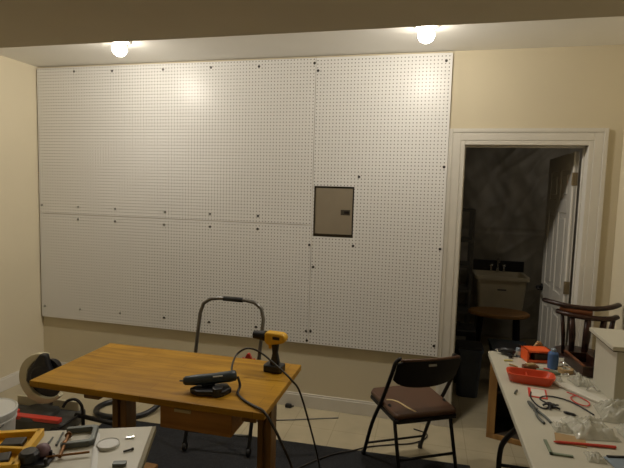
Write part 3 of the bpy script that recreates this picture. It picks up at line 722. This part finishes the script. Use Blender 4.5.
sb = onR('small_bottle', 'small clear bottle with black cap near the table far end', 'bottle', 3.915, -.50)
B().lathe([(0, 0), (.018, 0), (.019, .04), (.016, .052), (.009, .058), (0, .058)], n=20).build('body', M['paleblue'], sb)
B().lathe([(0, .056), (.011, .056), (.011, .074), (0, .075)], n=16).build('cap', M['black'], sb)
B().lathe([(.0192, .012), (.0196, .012), (.0196, .036), (.0192, .036)], n=20).build('wrap', M['paper'], sb)
db = onR('glue_gun', 'black handheld tool lying at the far end of the right table', 'tool', 3.845, -.500, math.radians(-20))
B().tube([(-.05, 0, .022), (-.02, 0, .026), (.03, 0, .026), (.048, 0, .020)], [.010, .021, .023, .012], n=12).build('body', M['black'], db, smooth=True)
B().bar((.015, 0, .014), (.035, -.055, .012), .022, .018).build('grip', M['black'], db, bevel=.004)
B().cyl((-.05, 0, .022), (-.066, 0, .022), .008, .003).build('nozzle', M['chrome'], db)
tn = onR('yellow_pouch', 'crumpled tan paper pouch standing behind the orange bin', 'pouch', 4.03, -.468, .2)
B().prism([(-.045, 0), (.045, 0), (.05, .03), (.012, .095), (-.01, .098), (-.048, .035)], .022, XZ(0, .011, 0)).build('body', M['tan'], tn, bevel=.008)
tr = onR('wood_offcut', 'orange brown wood offcut between the tray and orange bin', 'wood piece', 3.94, -.715, math.radians(8))
B().box((0, 0, .011), (.085, .04, .022)).build('block', M['seatwood'], tr, bevel=.004); B().box((.0, .0, .027), (.05, .028, .011), rot=(0, 0, .3)).build('chip', M['tan'], tr, bevel=.002)
gg = onR('green_grey_tool', 'grey green handheld gadget beside the wood offcut', 'gadget', 4.02, -.775, math.radians(-14))
B().tube([(-.06, 0, .014), (-.02, 0, .016), (.03, .004, .015), (.06, .006, .012)], [.009, .014, .013, .006], n=12).build('body', M['green'], gg, smooth=True)
B().box((-.01, 0, .0305), (.03, .012, .004)).build('button', M['red'], gg)
# red outlined card
cdn = onR('red_bordered_card', 'white card with red border next to the parts tray', 'card', 3.905, -1.070, math.radians(-8))
B().box((0, 0, .0012), (.085, .12, .0024)).build('border', M['red'], cdn)
B().box((.003, 0, .003), (.064, .098, .0014)).build('face', M['paper'], cdn)
# pliers
pl = onR('pliers', 'dark long-handled pliers near the left edge of the right table', 'pliers', 3.855, -1.31, math.radians(8))
B().tube([(-.002, .11, .006), (-.006, .07, .007), (-.004, .02, .008), (-.016, -.05, .008), (-.010, -.11, .007)], .0055, smooth=4).build('handle', M['clampm'], pl, smooth=True)
B().tube([(.002, .11, .006), (.006, .07, .007), (.004, .02, .008), (.018, -.05, .008), (.022, -.10, .007)], .0055, smooth=4).build('handle', M['clampm'], pl, smooth=True)
B().cyl((0, .02, .001), (0, .02, .016), .010).build('pivot', M['steel'], pl)
# black wire tangles
w1 = [(3.875, -1.07), (3.86, -1.15), (3.875, -1.235), (3.905, -1.255), (3.925, -1.20), (3.90, -1.15), (3.925, -1.11), (3.97, -1.10), (4.03, -1.13), (4.07, -1.19), (4.10, -1.26)]
tag(B().tube([(x, y, rz_ + .005) for x, y in w1], .0035, n=8, smooth=6).build('black_wire', M['black'], smooth=True), 'long black wire curling across the table beyond the pliers', 'wire')
kx = onR('wire_connector', 'spiky black cable splitter on the right table', 'connector', 3.935, -1.225, .3)
B().box((0, 0, .009), (.032, .02, .018)).build('core', M['black'], kx, bevel=.003)
for a in range(5):
    an = a * 1.25; B().tube([(0, 0, .009), (.022 * math.cos(an), .022 * math.sin(an), .012), (.038 * math.cos(an + .3), .038 * math.sin(an + .3), .006)], .0045, smooth=3).build('lead', M['black'], kx, smooth=True)
pk = onR('black_plug', 'small black barrel plug lying right of the cable splitter', 'plug', 3.995, -1.285, math.radians(-30))
B().tube([(-.026, 0, .007), (-.012, 0, .007), (.018, 0, .007), (.026, 0, .007)], [.004, .0065, .0065, .003], n=10).build('body', M['black'], pk, smooth=True)
B().cyl((.026, 0, .007), (.036, 0, .007), .0025).build('tip', M['chrome'], pk)
tag(B().cyl((3.885, -1.572, rz_ + .0062), (4.09, -1.55, rz_ + .0062), .0055).cyl((3.862, -1.574, rz_ + .0062), (3.885, -1.572, rz_ + .0062), .003, .0055).build('red_rod', M['red']), 'slim red rod lying across the near part of the right table', 'rod')
tag(B().span((-.006, -.055, 0), (.006, .055, .006)).span((-.006, -.055, 0), (.075, -.043, .006)).build('angle_bracket', M['green'], bevel=.001, loc=(3.832, -1.62, rz_ + .001)), 'grey green L-shaped bracket at the near left of the right table', 'bracket')
bk_ = onR('booklet', 'pale blue grey booklet at the near corner of the right table', 'booklet', 4.125, -1.690, math.radians(12))
B().box((0, 0, .0035), (.19, .13, .005)).build('pages', M['paper'], bk_)
B().box((0, 0, .0070), (.195, .136, .0018)).build('cover', M['paleblue'], bk_)
B().box((0, .065, .0105), (.17, .010, .005)).build('spine_clip', M['black'], bk_, bevel=.001)
yb = onR('yellow_folder', 'pale yellow folder leaning at the right end of the clutter', 'folder', 4.42, -1.215, math.radians(-25))
B().box((0, 0, .009), (.15, .11, .016)).build('body', M['yel2'], yb, bevel=.002)
tag(B().box((0, 0, 0), (.36, .06, .012)).build('wood_strip', M['paper'], bevel=.003, loc=(4.10, -.99, rz_ + .0075)), 'long white flat strip of trim lying diagonally behind the wires', 'strip').rotation_euler[2] = math.radians(-52)
wx = onR('wooden_box', 'dark reddish open wooden box between the stool and the white cabinet', 'box', 4.245, -.625, math.radians(6))
b = B(); b.span((-.065, -.13, 0), (.065, .13, .006)); b.span((-.065, -.13, 0), (-.055, .13, .060)); b.span((.055, -.13, 0), (.065, .13, .060)); b.span((-.055, .12, 0), (.055, .13, .060)); b.span((-.055, -.13, 0), (.055, -.12, .060))
b.build('body', M['chairwood'], wx, bevel=.002)
B().span((-.070, -.135, .0605), (-.052, .135, .067)).build('trim_strip', M['seatwood'], wx, bevel=.002)
tp = onR('tape_roll', 'tan roll of tape lying just right of the blue can', 'tape', 4.125, -.705)
B().lathe([(.022, 0), (.040, 0), (.040, .022), (.022, .022), (.022, 0)], n=28).build('roll', M['tan'], tp)
B().lathe([(.0195, 0), (.0218, 0), (.0218, .0225), (.0195, .0225), (.0195, 0)], n=28).build('core', M['paper'], tp)
# crumpled bags
def bag(label, x, y, sx, sy, h, seed, rz=0):
    bm = bmesh.new(); n = 26; top = []; botm = []
    for j in range(n + 1):
        r1, r2 = [], []
        for i in range(n + 1):
            u, v = -1 + 2 * i / n, -1 + 2 * j / n
            k = max(0, 1 - max(abs(u), abs(v)) ** 3)
            wob = 1 + .10 * noise.noise(Vector((u * 1.5, v * 1.5, seed)))
            z = k * h * (.45 + .9 * abs(noise.noise(Vector((u * 2.3, v * 2.3, seed + 4)))) + .45 * abs(noise.noise(Vector((u * 6 + v * 3, v * 5, seed + 8)))))
            r1.append(bm.verts.new((u * sx * wob, v * sy * wob, z + .0025))); r2.append(bm.verts.new((u * sx * wob, v * sy * wob, .0008)))
        top.append(r1); botm.append(r2)
    for j in range(n):
        for i in range(n):
            bm.faces.new((top[j][i], top[j][i + 1], top[j + 1][i + 1], top[j + 1][i])); bm.faces.new((botm[j][i], botm[j + 1][i], botm[j + 1][i + 1], botm[j][i + 1]))
    q = B(); q.bm.free(); q.bm = bm
    o = q.build('plastic_bag', M['clear'], smooth=True, loc=(x, y, rz_ + .001)); o.rotation_euler[2] = rz
    return tag(o, label, 'plastic bag', 'clear plastic bags on the right table')
bag('crumpled clear plastic bag in the middle of the right table', 4.035, -1.42, .085, .085, .05, 2, .15)
bag('puffed clear plastic bag beside the white boxy cabinet', 4.215, -1.235, .09, .085, .065, 11, -.1)
bag('flattened clear plastic bag behind the long white strip', 4.155, -.855, .042, .055, .045, 21, .3)
bag('small clear plastic bag on the paper by the pliers', 3.925, -1.435, .036, .040, .022, 33, .1)
bag('glossy clear plastic bag nearest the booklet at the right', 4.235, -1.415, .085, .070, .055, 41, .1)
bag('low clear plastic bag just right of the red-orange tray', 4.045, -.885, .020, .04, .025, 55, .4)
bag('wide clear plastic bag lying in front of the red rod', 3.985, -1.655, .030, .035, .02, 61, 0)
tag(B().box((0, 0, .001), (.14, .10, .002), rot=(0, 0, .25)).build('paper_sheet', M['paper'], loc=(3.95, -1.37, rz_ + .0005)), 'white paper sheet under the wires by the pliers', 'paper')

tag(B().tube([(x, y, rz_ + .006) for x, y in ((4.05, -1.02), (4.09, -1.06), (4.12, -1.12), (4.10, -1.17), (4.06, -1.15), (4.05, -1.09), (4.085, -1.05))], .003, n=8, smooth=6).build('red_wire', M['red'], smooth=True), 'thin red wire curled beside the white wooden strip', 'wire')
tag(B().prism([(-.06, -.04), (.05, -.05), (.065, .03), (-.045, .045)], .0025, Matrix.Identity(4)).build('brown_card', M['tan'], loc=(3.93, -1.53, rz_ + .001)), 'small brown card lying just beyond the red rod', 'card')
bp = onR('blister_pack', 'clear blister pack with grey insert at the near right of the folding table', 'package', 4.235, -1.555, math.radians(18))
B().span((-.07, -.05, 0), (.07, .05, .003)).build('backing_card', M['paper'], bp)
B().prism(rrect(.10, .065, .015), .022, Matrix.Translation((0, 0, .003))).build('bubble', M['clear'], bp, bevel=.004)
for i, (x, y, a, c_, n_) in enumerate([(3.975, -.83, 30, 'green', 'grey green'), (3.85, -.70, -40, 'tan', 'tan'), (3.835, -.62, 15, 'yel2', 'yellow'), (3.80, -1.10, 70, 'clampm', 'dark grey')]):
    o = B().tube([(-.022, 0, .006), (0, .002, .007), (.022, 0, .006)], .005, n=8).cyl((.022, 0, .006), (.030, 0, .006), .003).build('anchor_plug', M[c_], loc=(x, y, rz_ + .0005)); o.rotation_euler[2] = math.radians(a)
    tag(o, n_ + ' wall anchor lying near the left edge of the folding table', 'anchor', 'loose wall anchors')
# small silver hardware pieces scattered: each its own thing
hw_spots = [(4.115, -.79, 'bright bent metal clip beyond the flattened bag'), (4.19, -.955, 'bright bent metal clip against the white boxy cabinet'), (4.135, -.60, 'bright bent metal clip beyond the tan tape roll')]
for x, y, lab in hw_spots:
    o = B().tube([(-.03, 0, .006), (-.015, .010, .014), (0, 0, .022), (.012, -.010, .012), (.03, 0, .006)], .0045, n=8, smooth=4).build('metal_clip', M['chrome'], smooth=True, loc=(x, y, rz_))
    o.rotation_euler[2] = x * 9; tag(o, lab, 'clip', 'bent metal clips')

# white box cabinet with overhanging top
wb = onR('white_cabinet', 'white boxy cabinet with overhanging lid on the right folding table', 'cabinet', 4.365, -.955)
B().span((-.135, -.145, 0), (.135, .145, .268)).build('carcass', M['white'], wb, bevel=.003)
B().span((-.165, -.175, .268), (.150, .165, .288)).build('lid', M['white'], wb, bevel=.003)
B().span((-.160, -.170, .262), (.145, .160, .269)).build('lid_underside', M['pdark'], wb)

# ------------------------------------------------------------------ tall captain's stool behind right table
ws = thing('bar_stool', 'dark wooden bar stool with curved arm rails beside the doorway', 'stool', (4.325, -.245, 0))
B().lathe([(0, .692), (.14, .692), (.160, .698), (.166, .710), (.156, .722), (.11, .718), (0, .712)], n=36).build('seat', M['chairwood'], ws, smooth=True)
def arc(rx, ry, z, a0, a1, n=14): return [(rx * math.cos(math.radians(a0 + (a1 - a0) * k / n)), ry * math.sin(math.radians(a0 + (a1 - a0) * k / n)), z) for k in range(n + 1)]
B().tube([(-.225, .02, 1.048), (-.19, -.03, 1.046), (-.12, -.075, 1.040), (-.03, -.095, 1.036), (.06, -.095, 1.038), (.14, -.06, 1.046), (.20, .0, 1.052)], .020, n=12, smooth=4, flat=.75).build('crest_rail', M['chairwood'], ws, smooth=True)
B().tube([(-.155, -.03, .992), (-.11, -.085, .988), (-.03, -.110, .982), (.06, -.105, .978), (.14, -.07, .976), (.19, -.01, .976)], .019, n=12, smooth=4, flat=.85).build('arm_rail', M['chairwood'], ws, smooth=True)
B().tube([(-.14, -.045, 1.020), (-.09, -.082, 1.015), (-.02, -.100, 1.010), (.02, -.102, 1.008)], .020, n=10, smooth=4).build('rail_block', M['seatwood'], ws, smooth=True)
for x, y, w in ((-.130, -.045, .013), (-.085, -.09, .020), (.0, -.108, .022), (.095, -.092, .020), (.165, -.04, .016)):
    B().tube([(x * .80, y * .9 + .02, .715), (x * .90, y, .86), (x, y, .980)], [w * .75, w, w * .8], n=10).build('spindle', M['chairwood'], ws, smooth=True)
for a in (50, 130, 232, 308):
    ar = math.radians(a); B().tube([(.08 * math.cos(ar), .08 * math.sin(ar), .695), (.145 * math.cos(ar), .145 * math.sin(ar), .35), (.175 * math.cos(ar), .175 * math.sin(ar), 0)], [.014, .017, .012], n=10).build('leg', M['chairwood'], ws, smooth=True)
B().tube(arc(.150, .150, .30, 0, 360, 24)[:-1], .009, closed=True).build('foot_ring', M['chairwood'], ws, smooth=True)

# ------------------------------------------------------------------ open cabinet under the table, in the doorway
oc = thing('open_cabinet', 'brown wooden open-front cabinet on the floor under the folding table', 'cabinet', (3.812, -.085, 0), math.radians(-17))
cwid, cdep, chh = .31, .34, .60
b = B()
B().span((0, 0, 0), (cwid, .02, .035)).build('plinth_rail', M['cabinet'], oc, bevel=.003)
B().span((0, 0, .035), (.055, .02, chh)).build('face_stile', M['cabinet'], oc, bevel=.003)
B().span((cwid - .03, 0, .035), (cwid, .02, chh)).build('face_stile', M['cabinet'], oc, bevel=.003)
B().span((.055, 0, chh - .03), (cwid - .03, .02, chh)).build('top_rail', M['cabinet'], oc, bevel=.003)
B().span((0, .02, .0), (.014, cdep, chh)).span((cwid - .014, .02, 0), (cwid, cdep, chh)).span((.014, cdep - .01, .02), (cwid - .014, cdep, chh)).build('carcass', M['cabdark'], oc)
B().span((.014, .02, .33), (cwid - .014, cdep - .01, .345)).build('shelf_board', M['cabdark'], oc)
B().span((.014, .02, .02), (cwid - .014, cdep - .01, .034)).build('bottom_board', M['cabdark'], oc)
B().span((.0, .0, chh), (cwid, cdep, chh + .012)).build('top_board', M['black'], oc)

# ------------------------------------------------------------------ world, camera, view
w = bpy.data.worlds.new('world'); bpy.context.scene.world = w; w.use_nodes = True
w.node_tree.nodes['Background'].inputs[0].default_value = (.5, .42, .30, 1); w.node_tree.nodes['Background'].inputs[1].default_value = .02

cam = bpy.data.cameras.new('camera'); co = bpy.data.objects.new('camera', cam); C.objects.link(co)
bpy.context.scene.camera = co
yaw, pitch, roll, f = -.2348, -.0873, .0283, 480.02
sy, cy_ = math.sin(yaw), math.cos(yaw); sp, cpp = math.sin(pitch), math.cos(pitch)
fwd = Vector((sy * cpp, cy_ * cpp, sp)); r0 = Vector((cy_, -sy, 0)); u0 = r0.cross(fwd)
c_, s_ = math.cos(roll), math.sin(roll)
rt_ = r0 * c_ + u0 * s_; up_ = -r0 * s_ + u0 * c_
mtx = Matrix((rt_, up_, -fwd)).transposed().to_4x4(); mtx.translation = Vector((3.3329, -3.5769, 1.7036))
co.matrix_world = mtx
cam.sensor_width = 36; cam.lens = f / 624 * 36; cam.clip_start = .05
vs = bpy.context.scene.view_settings
vs.view_transform = 'Standard'; vs.look = 'None'; vs.exposure = 0.0; vs.gamma = 1.0
